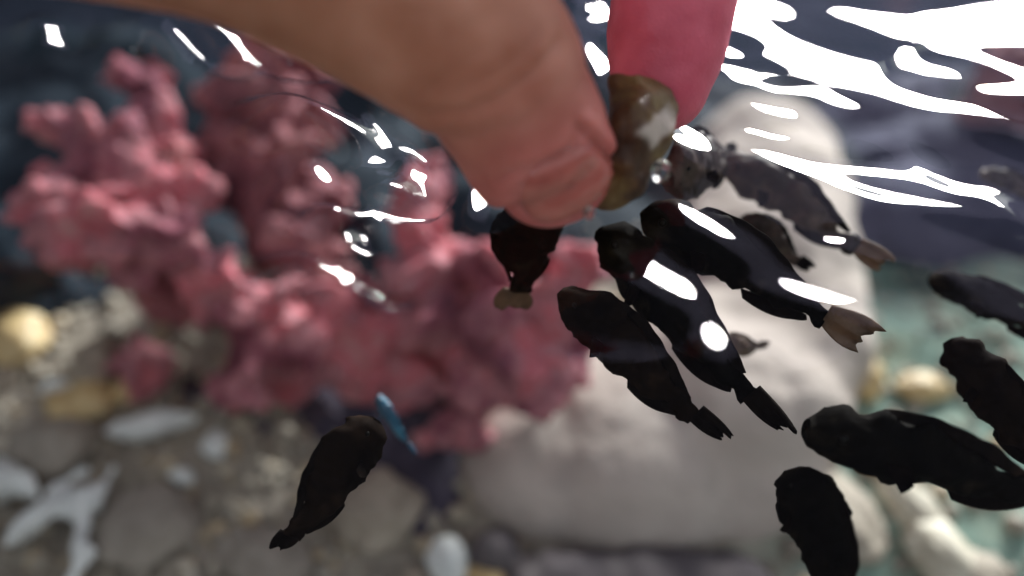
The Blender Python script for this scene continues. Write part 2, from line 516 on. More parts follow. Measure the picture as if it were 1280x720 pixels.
# ------------------------------------------------------------------ stones
def stone(name, pxs, z_extra, mat, label, cat='stone', group=None, lump=0.25, voxel=0.002, freq=60, flat=0.75, sm=3):
    """pxs: list of (px, py, radius_px, depth) lumps united into one stone"""
    bm = bmesh.new()
    for (px, py, r, d) in pxs:
        c = at_d(px, py, d)
        w = r * d / FPX
        blob(bm, c, (w, w, w * flat))
    for p0, p1 in zip(pxs, pxs[1:]):                     # fill the waists between neighbouring lumps
        c0, c1 = at_d(p0[0], p0[1], p0[3]), at_d(p1[0], p1[1], p1[3])
        w0, w1 = p0[2] * p0[3] / FPX, p1[2] * p1[3] / FPX
        if (c0 - c1).length < 1.5 * (w0 + w1):
            for t in (.25, .5, .75):
                w = (w0 * (1 - t) + w1 * t) * 0.97
                blob(bm, c0.lerp(c1, t), (w, w, w * flat))
    me = remesh_union(bm, voxel, sm)
    off = Vector((random.uniform(-9, 9), random.uniform(-9, 9), 0))
    w0 = pxs[0][2] * pxs[0][3] / FPX
    displace(me, lambda p: lump * w0 * fbm(p + off, freq, 4) * 0.55)
    o = link(name, me, mat)
    tag(o, label, cat, group)
    return o


def d_at_z(px, py, z):
    return (at_z(px, py, z) - CAM).dot(FWD)


stone('boulder', [(790, 560, 158, .28), (690, 580, 112, .275), (905, 565, 135, .28), (900, 490, 150, .285), (965, 420, 120, .30), (960, 320, 115, .32),
                  (962, 250, 105, .34), (955, 200, 92, .36), (948, 178, 70, .365), (1000, 470, 70, .29)], 0, M_rock,
      'large smooth pale grey boulder under the black fish', 'rock', lump=0.13, voxel=0.0025, freq=24, sm=10)
stone('reef_rock', [(330, 560, 110, .30), (220, 480, 90, .33), (420, 520, 90, .30), (520, 560, 70, .285), (540, 640, 55, .265), (250, 420, 90, .35), (130, 420, 50, .36)],
      0, M_darkrock, 'dark purple rock under the pink corals', 'rock', lump=0.3, freq=45)
stone('reef_rock', [(690, 745, 60, .235), (800, 750, 70, .235), (910, 745, 60, .235), (620, 690, 34, .245)], 0,  # dark rock standing in for the deep shade below the boulder
      noise_mat('shade_rock', [(0.3, (0.05, 0.042, 0.05)), (0.5, (0.10, 0.085, 0.09)), (0.7, (0.16, 0.14, 0.14))], 60, rough=0.9, bump=0.5, bump_scale=300, spec=0.2),
      'low purple grey rock added as the shade along the bottom edge in front of the boulder', 'rock', lump=0.25, freq=60)
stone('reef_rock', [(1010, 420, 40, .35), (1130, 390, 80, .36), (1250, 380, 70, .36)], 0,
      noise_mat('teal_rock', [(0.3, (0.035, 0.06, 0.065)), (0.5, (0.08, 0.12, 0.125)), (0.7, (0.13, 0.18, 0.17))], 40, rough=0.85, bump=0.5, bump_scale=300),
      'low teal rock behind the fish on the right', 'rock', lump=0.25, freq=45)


M_lavtint = noise_mat('lavender_tinted_rock', [(0.3, (0.028, 0.030, 0.055)), (0.5, (0.055, 0.055, 0.095)), (0.72, (0.09, 0.09, 0.14))], 40, rough=0.9, bump=0.5, bump_scale=260, spec=0.15)  # lavender reflection of the water put into these rocks' colour
M_navyrock = noise_mat('navy_rock', [(0.3, (0.006, 0.012, 0.020)), (0.5, (0.014, 0.024, 0.036)), (0.72, (0.04, 0.05, 0.065))], 40, rough=0.9, bump=0.5, bump_scale=260, spec=0.15)
stone('back_rock', [(60, 260, 130, .43), (-60, 230, 130, .42), (180, 220, 140, .44), (-120, 330, 110, .36), (20, 330, 80, .37), (300, 200, 130, .45), (0, 130, 100, .47), (150, 110, 100, .47)], 0, M_navyrock,
      'long dark navy rock behind the two left corals', 'rock', lump=0.35, voxel=0.004, freq=30)
stone('back_rock', [(430, 190, 120, .45), (540, 210, 120, .44), (450, 280, 90, .385), (650, 190, 120, .45), (500, 110, 90, .48), (620, 290, 80, .38), (780, 170, 120, .46)], 0, M_navyrock,
      'dark navy rock behind the wide pink coral and the thumb', 'rock', lump=0.35, voxel=0.004, freq=30)
stone('back_rock', [(1080, 190, 110, .45), (1180, 180, 110, .46), (1300, 190, 120, .46), (1150, 270, 80, .41), (1260, 280, 90, .41)], 0, M_lavtint,
      'dark navy rock at the back right under the glare', 'rock', lump=0.35, voxel=0.004, freq=30)


stone('back_rock', [(1075, 285, 70, .36), (1160, 275, 85, .365), (1260, 285, 90, .365), (1350, 300, 90, .365), (1210, 210, 90, .40), (1070, 210, 60, .41)], 0, M_lavtint,
      'dark lavender tinted rock behind the slim black fish at the right edge', 'rock', lump=0.35, voxel=0.003, freq=38)
stone('back_rock', [(15, 310, 70, .31), (-60, 330, 90, .31), (80, 380, 50, .33), (170, 385, 60, .345), (250, 330, 60, .35)], 0, M_navyrock,
      'low dark rock at the left edge behind the amber pebbles', 'rock', lump=0.35, voxel=0.003, freq=42)
stone('back_rock', [(430, 250, 70, .35), (470, 320, 52, .33), (430, 350, 50, .325), (590, 270, 60, .35), (640, 300, 60, .345)], 0, M_navyrock,
      'dark rock in the gap between the mauve coral and the wide pink coral', 'rock', lump=0.35, voxel=0.003, freq=42)


def pebble(px, py, r, mat, label, asp=(1, .75, .6), rot=None, name='pebble', cat='pebble', lump=0.2, lift=0.55):
    c = at_z(px, py, FLOOR_Z + 0.004)
    d = (c - CAM).dot(FWD)
    w = r * d / FPX
    bm = bmesh.new()
    rot = random.uniform(0, 3.14) if rot is None else R(rot)
    bmesh.ops.create_icosphere(bm, subdivisions=4, radius=1.0)
    me = bpy.data.meshes.new(name)
    bm.to_mesh(me); bm.free()
    off = Vector((random.uniform(-9, 9), random.uniform(-9, 9), random.uniform(-9, 9)))
    smooth(me)
    displace(me, lambda p: lump * fbm(p + off, 1.3, 3))
    a = coords(me) * np.array(asp) * w
    a = a @ np.array(Matrix.Rotation(rot, 3, 'Z')).T
    set_coords(me, a)
    o = link(name, me, mat)
    o.location = (c.x, c.y, FLOOR_Z + w * asp[2] * lift)
    tag(o, label, cat)
    return o


pebble(28, 430, 44, M_yellow, 'amber pebble at the far left edge of the gravel', asp=(.8, 1, .8), rot=20)
pebble(5, 470, 24, M_beige, 'small beige pebble beside the amber pebble at the far left')
pebble(70, 480, 22, M_white, 'small white pebble between two amber pebbles on the gravel', asp=(1, .5, .5), rot=0)
pebble(122, 458, 38, M_beige, 'cream pebble at the foot of the dark purple rock', asp=(.8, 1, .7), rot=10)
pebble(100, 502, 42, M_yellow, 'wide amber pebble in front of the cream pebble', asp=(1, .7, .5), rot=12)
pebble(155, 485, 20, M_yellow, 'small orange pebble touching the dark purple rock', asp=(.8, 1, .7))
pebble(185, 528, 48, M_white, 'long flat white fragment below the amber pebbles', asp=(1, .32, .3), rot=12, name='white_fragment', cat='coral rubble', lump=0.3)
pebble(272, 552, 22, M_white, 'small pale stone left of the lone black fish', asp=(1, .9, .6))
pebble(225, 590, 18, M_white, 'tiny pale stone in the middle of the left gravel', asp=(1, .6, .5))
pebble(470, 640, 55, M_beige, 'beige stone right of the lone black fish', asp=(1.0, .95, .6), rot=35)
pebble(185, 660, 62, M_grey, 'big rounded grey stone in the left gravel', asp=(1, .9, .5), rot=10)
pebble(330, 700, 60, M_grey, 'dull grey stone below the lone black fish', asp=(1, .7, .45), rot=-20)
pebble(60, 555, 55, M_grey, 'grey stone below the amber pebbles on the left', asp=(1, .7, .45), rot=-10)
pebble(560, 700, 34, M_white, 'white pebble at the bottom edge beside the large boulder', asp=(.9, .8, .7))
pebble(607, 722, 28, M_yellow, 'yellowish pebble at the bottom edge touching the white pebble')
pebble(520, 725, 22, M_beige, 'beige pebble at the bottom edge left of the white pebble')
pebble(1078, 468, 34, M_yellow, 'pale yellow pebble at the right end of the boulder', asp=(.7, 1, .7), rot=5)
pebble(1155, 480, 34, M_yellow, 'flat yellow pebble on the green sand above the long black fish', asp=(1, .6, .4), rot=-5)
pebble(1040, 640, 60, M_beige, 'beige stone behind the black fish at the bottom edge', asp=(.8, 1.2, .5), rot=20)
pebble(1135, 630, 46, M_cream, 'cream stone right of the black fish at the bottom edge', asp=(.6, 1.2, .6), rot=25)
pebble(1175, 695, 50, M_cream, 'broad cream stone at the bottom edge on the green sand', asp=(.7, 1.1, .6), rot=15)
pebble(1215, 720, 45, M_beige, 'tan stone at the bottom edge on the green sand', asp=(.9, 1, .5))
pebble(1100, 560, 36, M_yellow, 'yellowish stone under the long black fish', asp=(1, .7, .5))


def twig_rubble(pts_list, label):
    """a white branching piece lying on the gravel"""
    bm = bmesh.new()
    for pts in pts_list:
        rows = []
        for (px, py, r) in pts:
            p = at_z(px, py, FLOOR_Z + 0.010)
            w = r * (p - CAM).dot(FWD) / FPX
            rows.append((p.x, p.y, p.z, w, w))
        loft(bm, rows, (0, 0, 1), seg=14, sub=5)
    me = remesh_union(bm, 0.0011, 2)
    displace(me, lambda p: 0.0026 * fbm(p, 120, 3))
    tag(link('white_twig', me, M_white), label, 'coral rubble')


twig_rubble([[(12, 678, 9), (50, 648, 12), (85, 632, 16), (120, 615, 14), (140, 585, 7)], [(85, 632, 14), (102, 660, 12), (100, 700, 12), (80, 735, 10)],
             [(85, 630, 14), (75, 610, 9), (105, 590, 7)]], 'white branching piece lying at the left edge')
twig_rubble([[(-10, 610, 16), (15, 605, 20), (40, 620, 10)], [(0, 580, 9), (10, 610, 14)]], 'short white stub beside the branching piece at the left edge')


# ------------------------------------------------------------------ corals
def coral(label, foot, parts, mat=M_coral, wart=0.0012):
    """parts: list of branches, each a list of (px, py, r_px, depth); foot = the pixel and depth of its stem base"""
    root = thing('pink_coral', at_d(*foot), label, 'coral')
    root.location.z = FLOOR_Z
    for bi, br in enumerate(parts):
        bm = bmesh.new()
        for (px, py, r, d) in br:
            c = at_d(px, py, d)
            w = r * d / FPX
            blob(bm, c, (w * .74, w * .74, w * .74), 3)
            nb = 5 + int(r / 12)
            for k in range(nb):                          # ruffled knobs round each lobe
                a = Vector(rng.normal(size=3)).normalized()
                q = c + a * w * rng.uniform(.62, .98)
                rot = Vector((0, 0, 1)).rotation_difference(Vector(rng.normal(size=3)).normalized()).to_matrix().to_4x4()
                e = w * rng.uniform(.45, .80)               # tilted leafy plates
                bmesh.ops.create_icosphere(bm, subdivisions=2, radius=1.0, matrix=Matrix.Translation(q) @ rot @ Matrix.Diagonal((e, e * rng.uniform(.6, 1), e * .30, 1)))
        for (p0, p1) in zip(br, br[1:]):                 # necks between the lobes
            a, b = at_d(p0[0], p0[1], p0[3]), at_d(p1[0], p1[1], p1[3])
            if (a - b).length < 0.05:
                for t in (0.25, 0.5, 0.75):
                    w = (p0[2] * p0[3] * (1 - t) + p1[2] * p1[3] * t) / FPX
                    blob(bm, a.lerp(b, t), w * .66, 2)
        me = remesh_union(bm, 0.0013, 6)
        off = Vector((bi * 3.1, 1.7, 0))
        displace(me, lambda p: 0.0020 * fbm(p + off, 70, 2) + wart * noise.noise((p + off) * 330))
        cc = coords(me)                                  # frilly, rippled lobes
        cc[:, 0] += [0.0028 * fbm((q.x * 30, q.y * 110, q.z * 150), 1.0, 2) for q in map(Vector, cc)]
        set_coords(me, cc)
        link('branch', me, mat, root)
    # the stem down to the floor
    bm = bmesh.new()
    a = at_d(*foot)
    rows = []
    for t in (0, .35, .7, 1):
        p = Vector((a.x, a.y, a.z)).lerp(Vector((a.x, a.y + 0.01, FLOOR_Z - 0.004)), t)
        rows.append((p.x, p.y, p.z, 0.014 - 0.003 * t, 0.014 - 0.003 * t))
    loft(bm, rows, (1, 0, 0), seg=18, sub=5)
    me = remesh_union(bm, 0.002, 1)
    displace(me, lambda p: 0.002 * fbm(p, 90, 3))
    link('stem', me, mat, root)
    return root


coral('broad pink coral with two upright horns at the far left', (170, 300, .285), [
    [(48, 152, 24, .28), (90, 160, 30, .28), (105, 195, 28, .275)],
    [(160, 95, 22, .295), (185, 115, 34, .29), (193, 155, 38, .285), (212, 195, 42, .28)],
    [(95, 225, 40, .27), (145, 205, 52, .272), (190, 240, 56, .27), (245, 245, 34, .268)],
    [(30, 268, 28, .255), (70, 268, 44, .257), (120, 285, 52, .257), (170, 295, 52, .26), (215, 290, 42, .262), (85, 315, 32, .255)],
    [(235, 335, 36, .27), (285, 360, 42, .272), (330, 385, 42, .272)],
])
coral('tall mauve pink coral column between the other two corals', (350, 300, .31), [
    [(312, 78, 26, .33), (350, 95, 40, .325), (385, 100, 28, .325)],
    [(292, 140, 42, .31), (345, 155, 62, .31), (300, 190, 42, .305)],
    [(330, 220, 62, .30), (395, 250, 42, .30), (350, 285, 58, .295), (385, 335, 44, .29)],
], mat=M_coral_mauve)
coral('low rounded pink coral at the foot of the mauve column', (360, 470, .29), [
    [(330, 440, 56, .272), (310, 472, 42, .268), (365, 415, 45, .275)],
    [(420, 385, 40, .272), (400, 435, 46, .268), (440, 460, 38, .265)],
    [(185, 465, 38, .29), (165, 450, 22, .29)],
    [(475, 425, 44, .272), (500, 465, 42, .27), (455, 480, 34, .272)],
    [(330, 560, 42, .285), (375, 590, 30, .285)],
])
coral('wide pink coral reaching under the thumb', (590, 430, .285), [
    [(535, 215, 26, .285), (528, 250, 34, .28), (522, 295, 38, .275), (540, 345, 52, .27), (497, 345, 26, .27)],
    [(585, 330, 34, .262), (625, 362, 52, .26), (690, 395, 50, .255), (725, 335, 36, .26)],
    [(555, 400, 62, .262), (490, 415, 40, .268), (470, 450, 34, .268)],
    [(640, 430, 66, .255), (600, 475, 50, .255), (670, 485, 38, .252), (712, 470, 26, .252)],
    [(580, 530, 36, .262), (485, 575, 20, .28)],
])
coral('small pink coral at the upper right beyond the glare', (1262, 95, .37), [
    [(1255, 85, 38, .38), (1290, 110, 45, .375), (1240, 130, 22, .38), (1275, 135, 30, .37)],
], mat=M_coral_mauve)


# ------------------------------------------------------------------ fish
def fish(head, tail, zh, zt, label, depth=0.30, thick=0.19, bend=0.05, roll=0.5, body=M_black, fin=M_fin, tailmat=None, cat='fish', group='fish gathering at the food',
         name='fish', wob=0.07, tail_len=0.19, dorsal=0.05, seed=0, fan=0.015):
    ph, pt = at_z(head[0], head[1], zh), at_z(tail[0], tail[1], zt)
    L = (ph - pt).length
    fx = (ph - pt).normalized()                       # towards the nose
    mid = (ph + pt) / 2
    view = (CAM - mid).normalized()
    up0 = Vector((0, 0, 1))
    up = (up0 - fx * up0.dot(fx)).normalized()
    left = up.cross(fx).normalized()
    vs = 1.0 if left.dot(view) > 0 else -1.0
    up = (up - left * (roll * vs)).normalized()       # leans so that its flank turns to the lens
    left = up.cross(fx).normalized()
    rs = random.Random(seed * 17 + 3)
    o1 = Vector((rs.uniform(-9, 9), rs.uniform(-9, 9), rs.uniform(-9, 9)))
    Lb = 1 - tail_len * 0.75

    def spine(t):                                     # t 0 nose .. 1 tail tip; returns point
        s = bend * math.sin(math.pi * (0.15 + 1.15 * t)) * (0.2 + 0.8 * t) - bend * 0.1
        return ph - fx * (t * L) + left * (s * L)

    def prof(u):                                      # half depth, half thickness over u = 0..1 of the body
        a = max(0.0, math.sin(math.pi * min(1, u ** 0.66)))
        h = depth * 0.5 * (1.06 * a ** 0.80) * (1 - 0.30 * u)
        h = max(h, depth * 0.5 * 0.33 if u > 0.5 else 0)
        w = thick * 0.5 * (math.sin(math.pi * min(1, u ** 0.52)) ** 0.62 if 0 < u < 1 else 0) * (1 - 0.35 * u)
        w = max(w, thick * 0.5 * 0.18 if u > 0.5 else 0)
        return h * L, w * L
    NS, SEG = 44, 26
    V, F = [], []
    for i in range(NS + 1):
        u = i / NS
        uu = 0.004 + 0.996 * u
        h, w = prof(uu)
        c = spine(u * Lb)
        c = c + up * (L * depth * 0.07 * math.sin(math.pi * min(1, u * 1.3)) - L * depth * 0.06)
        for k in range(SEG):
            an = 2 * math.pi * k / SEG
            ca, sa = math.cos(an), math.sin(an)
            p = c + left * (w * math.copysign(abs(ca) ** 0.9, ca)) + up * (h * sa * (1.0 if sa > 0 else 0.92))
            p = p + (left * ca + up * sa) * (wob * L * fbm(p + o1, 11.0 / L, 2) * 0.5)
            V.append(p)
    for i in range(NS):
        for k in range(SEG):
            F.append((i * SEG + k, i * SEG + (k + 1) % SEG, (i + 1) * SEG + (k + 1) % SEG, (i + 1) * SEG + k))
    F.append(tuple(range(SEG)))
    F.append(tuple(reversed(range(NS * SEG, NS * SEG + SEG))))
    V0 = [v - mid for v in V]
    me = mesh_of('fish_body', V0, F)
    o = link(name, me, [body])
    o.location = mid
    tag(o, label, cat, group)

    def fin_mesh(pts_fn, nu, nv, th):
        """a thin membrane with real thickness, rayed"""
        top, bot = [], []
        for i in range(nu + 1):
            for j in range(nv + 1):
                p, n = pts_fn(i / nu, j / nv)
                e = th * (1 - 0.75 * j / nv)
                top.append(p + n * e); bot.append(p - n * e)
        W = nv + 1
        f = []
        n0 = len(top)
        for i in range(nu):
            for j in range(nv):
                a, b, c, d = i * W + j, i * W + j + 1, (i + 1) * W + j + 1, (i + 1) * W + j
                f.append((a, b, c, d)); f.append((n0 + d, n0 + c, n0 + b, n0 + a))
        for i in range(nu):
            for j in (0, nv):
                a, d = i * W + j, (i + 1) * W + j
                f.append((a, d, n0 + d, n0 + a) if j == 0 else (d, a, n0 + a, n0 + d))
        for j in range(nv):
            for i in (0, nu):
                a, b = i * W + j, i * W + j + 1
                f.append((b, a, n0 + a, n0 + b) if i == 0 else (a, b, n0 + b, n0 + a))
        return mesh_of('fin', [v - mid for v in top + bot], f)

    def child(nm, me, m):
        c = bpy.data.objects.new(nm, me)
        COL.objects.link(c)
        me.materials.append(m)
        c.parent = o
        return c

    # tail fin
    def tail_pt(a, b):
        s = (a - 0.5) * 2
        base = spine(Lb - 0.02)
        sp = depth * L * (0.165 + fan * math.sin(b * 2.2)) * (1 - (0.45 if fan < 0.05 else 0.12) * b ** 3)
        fork = tail_len * L * b * (1.0 - 0.16 * (1 - abs(s)) + 0.10 * s)
        ripple = left * (0.012 * L * math.sin(s * 7 + seed) * b)
        jag = 1 + 0.06 * math.sin(s * 9 + seed * 2.3)
        tip = spine(min(1.0, Lb + b * tail_len * .75)) - spine(min(1.0, Lb + b * tail_len * .75)).lerp(ph - fx * (min(1.0, Lb + b * tail_len * .75) * L), 1.0)
        return base - fx * (fork * jag + 0.01 * L) + tip * b * 0.6 + up * (s * sp) + ripple, left
    child('tail_fin', fin_mesh(tail_pt, 14, 6, 0.012 * L), tailmat or fin)

    # dorsal fin
    def dorsal_pt(a, b):
        u = 0.24 + 0.66 * a
        h, w = prof(u)
        c = spine(u * Lb) + up * (L * depth * 0.07 * math.sin(math.pi * min(1, u * 1.3)) - L * depth * 0.06)
        hh = dorsal * L * (math.sin(math.pi * min(1, a * 0.86 + 0.10)) ** 0.6) * (1 + 0.05 * math.sin(a * 31) + 0.06 * math.sin(a * 13 + seed)) * (1 if a < .9 else 1.1)
        return c + up * (h * 0.93 + b * hh) - fx * (b * hh * 0.7) + left * (0.01 * L * b * math.sin(a * 9 + seed)), left
    child('dorsal_fin', fin_mesh(dorsal_pt, 30, 4, 0.010 * L), fin)

    # anal fin
    def anal_pt(a, b):
        u = 0.60 + 0.32 * a
        h, w = prof(u)
        c = spine(u * Lb) - up * (L * depth * 0.03)
        hh = dorsal * 1.1 * L * math.sin(math.pi * min(1, a * 0.8 + 0.15)) ** 0.7
        return c - up * (h * 0.85 + b * hh) - fx * (b * hh * 0.8), left
    child('anal_fin', fin_mesh(anal_pt, 14, 4, 0.010 * L), fin)
    # pectoral fins and eyes
    for s in (-1, 1):
        def pect(a, b, s=s):
            u = 0.30
            h, w = prof(u)
            c = spine(u * Lb) - up * (h * 0.25) + left * (s * w * 0.92)
            ang = (a - 0.5) * 1.1
            ln = 0.11 * L * (1 - 0.35 * abs(a - .5)) * b
            return c + (-fx * math.cos(ang) * 0.75 + left * (s * 0.62) - up * (math.sin(ang) + .2)) * ln, up
        child('pectoral_fin', fin_mesh(pect, 8, 4, 0.006 * L), fin)
        u = 0.12
        h, w = prof(u)
        c = spine(u * Lb) + up * (h * 0.18 + L * depth * (0.07 * math.sin(math.pi * u * 1.3) - 0.06)) + left * (s * w * 0.93)
        bm = bmesh.new()
        blob(bm, c - mid - left * (s * 0.006 * L), 0.019 * L, 2)
        me = bpy.data.meshes.new('eye'); bm.to_mesh(me); bm.free(); smooth(me)
        child('eye', me, M_eye)
    return o


fish((672, 250), (640, 378), -.010, -.030, 'black fish half hidden straight under the thumb', depth=.62, thick=.3, bend=.06, tailmat=M_finbrown, fan=.12, seed=1, body=M_black, roll=.9)
fish((803, 262), (1076, 416), -.012, -.022, 'black fish with a brown tail reaching right from the food', depth=.27, bend=-.03, tailmat=M_finbrown, fan=.13, seed=2)
fish((757, 282), (972, 534), -.016, -.030, 'long black fish under the lavender glint', depth=.25, bend=.05, seed=3, roll=.6)
fish((704, 360), (900, 548), -.020, -.034, 'black fish nearest the pink coral, left of the long one', depth=.29, bend=.07, seed=4, roll=.7, body=M_blackhead)
fish((1010, 532), (1372, 634), -.024, -.030, 'long black fish lying across the green sand', depth=.25, bend=.03, seed=5, roll=.6, thick=.17)
fish((995, 584), (1080, 800), -.030, -.040, 'stout black fish cut by the bottom edge', depth=.48, thick=.30, bend=.05, seed=6, roll=.4)
fish((1188, 424), (1345, 625), -.030, -.040, 'dark brown headed fish cut by the right edge', depth=.30, bend=.06, seed=7, body=M_blackhead)
fish((1163, 345), (1370, 440), -.034, -.040, 'slim black fish at the right edge above the brown headed one', depth=.22, bend=-.05, seed=8, wob=.05)
fish((905, 196), (1102, 326), -.018, -.028, 'mottled brown fish behind the others under the white glare', depth=.27, bend=-.02, fan=.08, seed=9, body=M_brown, tailmat=M_finbrown)
fish((925, 272), (1012, 335), -.026, -.032, 'small brown fish between the mottled fish and the brown tailed one', depth=.46, bend=.03, seed=10, body=M_brown, dorsal=.05)
fish((835, 218), (925, 190), -.010, -.020, 'small brown fish right beside the food lump', depth=.44, bend=.04, seed=11, body=M_brown)
fish((885, 432), (962, 432), -.042, -.046, 'small tan fish under the long black fish', depth=.36, bend=.05, seed=12, body=M_finbrown, fin=M_finbrown)
fish((1228, 214), (1320, 252), -.030, -.036, 'thin dark fish at the upper right edge', depth=.24, bend=.02, seed=13, body=M_brown)
fish((468, 522), (352, 690), -.030, -.040, 'lone black fish over the gravel at lower left', depth=.43, bend=-.08, seed=14, roll=.7, tail_len=.13, tailmat=M_fin, group=None, body=M_blackhead)
fish((472, 494), (517, 566), -.055, -.062, 'tiny slim blue fish behind the lone black fish', depth=.20, bend=.04, seed=15, body=M_blue, fin=M_blue, group=None)


# ------------------------------------------------------------------ food
def food_mesh():
    bm = bmesh.new()
    # (px, py, d) hull points of the chipped lump
    pts = [(762, 95, .113), (800, 88, .112), (842, 112, .114), (850, 140, .113), (836, 168, .111), (822, 215, .111), (798, 245, .111), (765, 266, .112), (745, 258, .113),
           (752, 200, .109), (770, 150, .1075), (795, 128, .1065), (800, 170, .1065), (812, 150, .1075), (785, 215, .108),
           (770, 110, .122), (830, 120, .122), (815, 180, .120), (775, 230, .119)]
    for p in pts: bm.verts.new(at_d(*p))
    r = bmesh.ops.convex_hull(bm, input=bm.verts[:])
    bmesh.ops.delete(bm, geom=[v for v in bm.verts if not v.link_faces], context='VERTS')
    me = remesh_union(bm, 0.0005, 3)
    displace(me, lambda p: 0.0007 * fbm(p, 200, 2))
    return me


food = link('food_lump', food_mesh(), [M_food])
tag(food, 'brown lump of fish food pinched between thumb and finger', 'fish food')
# pale facet of the lump, its wet reflection put into the colour as a ragged patch
fc = coords(food.data)
pale = []
for p in fc:
    pu, pv, pd = project(p)
    x, y = pu - 824, pv - 158
    a_, b_ = x * .743 - y * .669, x * .669 + y * .743
    nz_ = 0.35 * noise.noise(Vector(p) * 420)
    pale.append(max(0.0, min(1.0, (1.05 + nz_ - max(abs(a_) / 27, abs(b_) / 15)) * 3.0)) if pd < 0.1165 else 0.0)
fa = food.data.attributes.new('pale', 'FLOAT', 'POINT')
fa.data.foreach_set('value', np.array(pale, np.float32))


def draped(name, bvh, poly_px, thick, lift, mat, parent=None, n=26, rounded=True):
    """a thin shell lying on a surface inside a pixel outline (px ellipse: cx, cy, a, b, angle)"""
    cx, cy, a, b, ang, pw = poly_px
    V, F, idx = [], [], {}
    ca, sa = math.cos(R(ang)), math.sin(R(ang))
    rings, seg = n, 40
    top = []
    for i in range(rings + 1):
        rr = i / rings
        for k in range(seg):
            t = 2 * math.pi * k / seg
            c, s = math.cos(t), math.sin(t)
            e = (abs(c) ** pw + abs(s) ** pw) ** (-1 / pw)
            x, y = a * rr * e * c, b * rr * e * s
            d = ray(cx + x * ca - y * sa, cy + x * sa + y * ca).normalized()
            loc, nn, _, _ = bvh.ray_cast(CAM, d)
            if loc is None:
                loc, nn, _, _ = bvh.find_nearest(CAM + d * 0.125)
            prof = lift * max(-1.0, 1 - 2.0 * rr ** 8) + (thick * (1 - rr ** 2) if rounded else 0)
            V.append(loc + nn * prof)
    for i in range(rings):
        for k in range(seg):
            F.append((i * seg + k, i * seg + (k + 1) % seg, (i + 1) * seg + (k + 1) % seg, (i + 1) * seg + k))
    off = parent.location if parent else Vector()
    me = mesh_of(name, [v - off for v in V], F)
    bm = bmesh.new(); bm.from_mesh(me)
    bmesh.ops.remove_doubles(bm, verts=bm.verts, dist=1e-7)
    bm.to_mesh(me); bm.free()
    smooth(me)
    o = bpy.data.objects.new(name, me)
    COL.objects.link(o)
    me.materials.append(mat)
    if parent: o.parent = parent
    sd = o.modifiers.new('t', 'SOLIDIFY'); sd.thickness = 0.0004; sd.offset = -1
    return o


# ------------------------------------------------------------------ hand
def P(px, py, d, a, b=None):
    p = at_d(px, py, d)
    return (p.x, p.y, p.z, a, b if b else a)


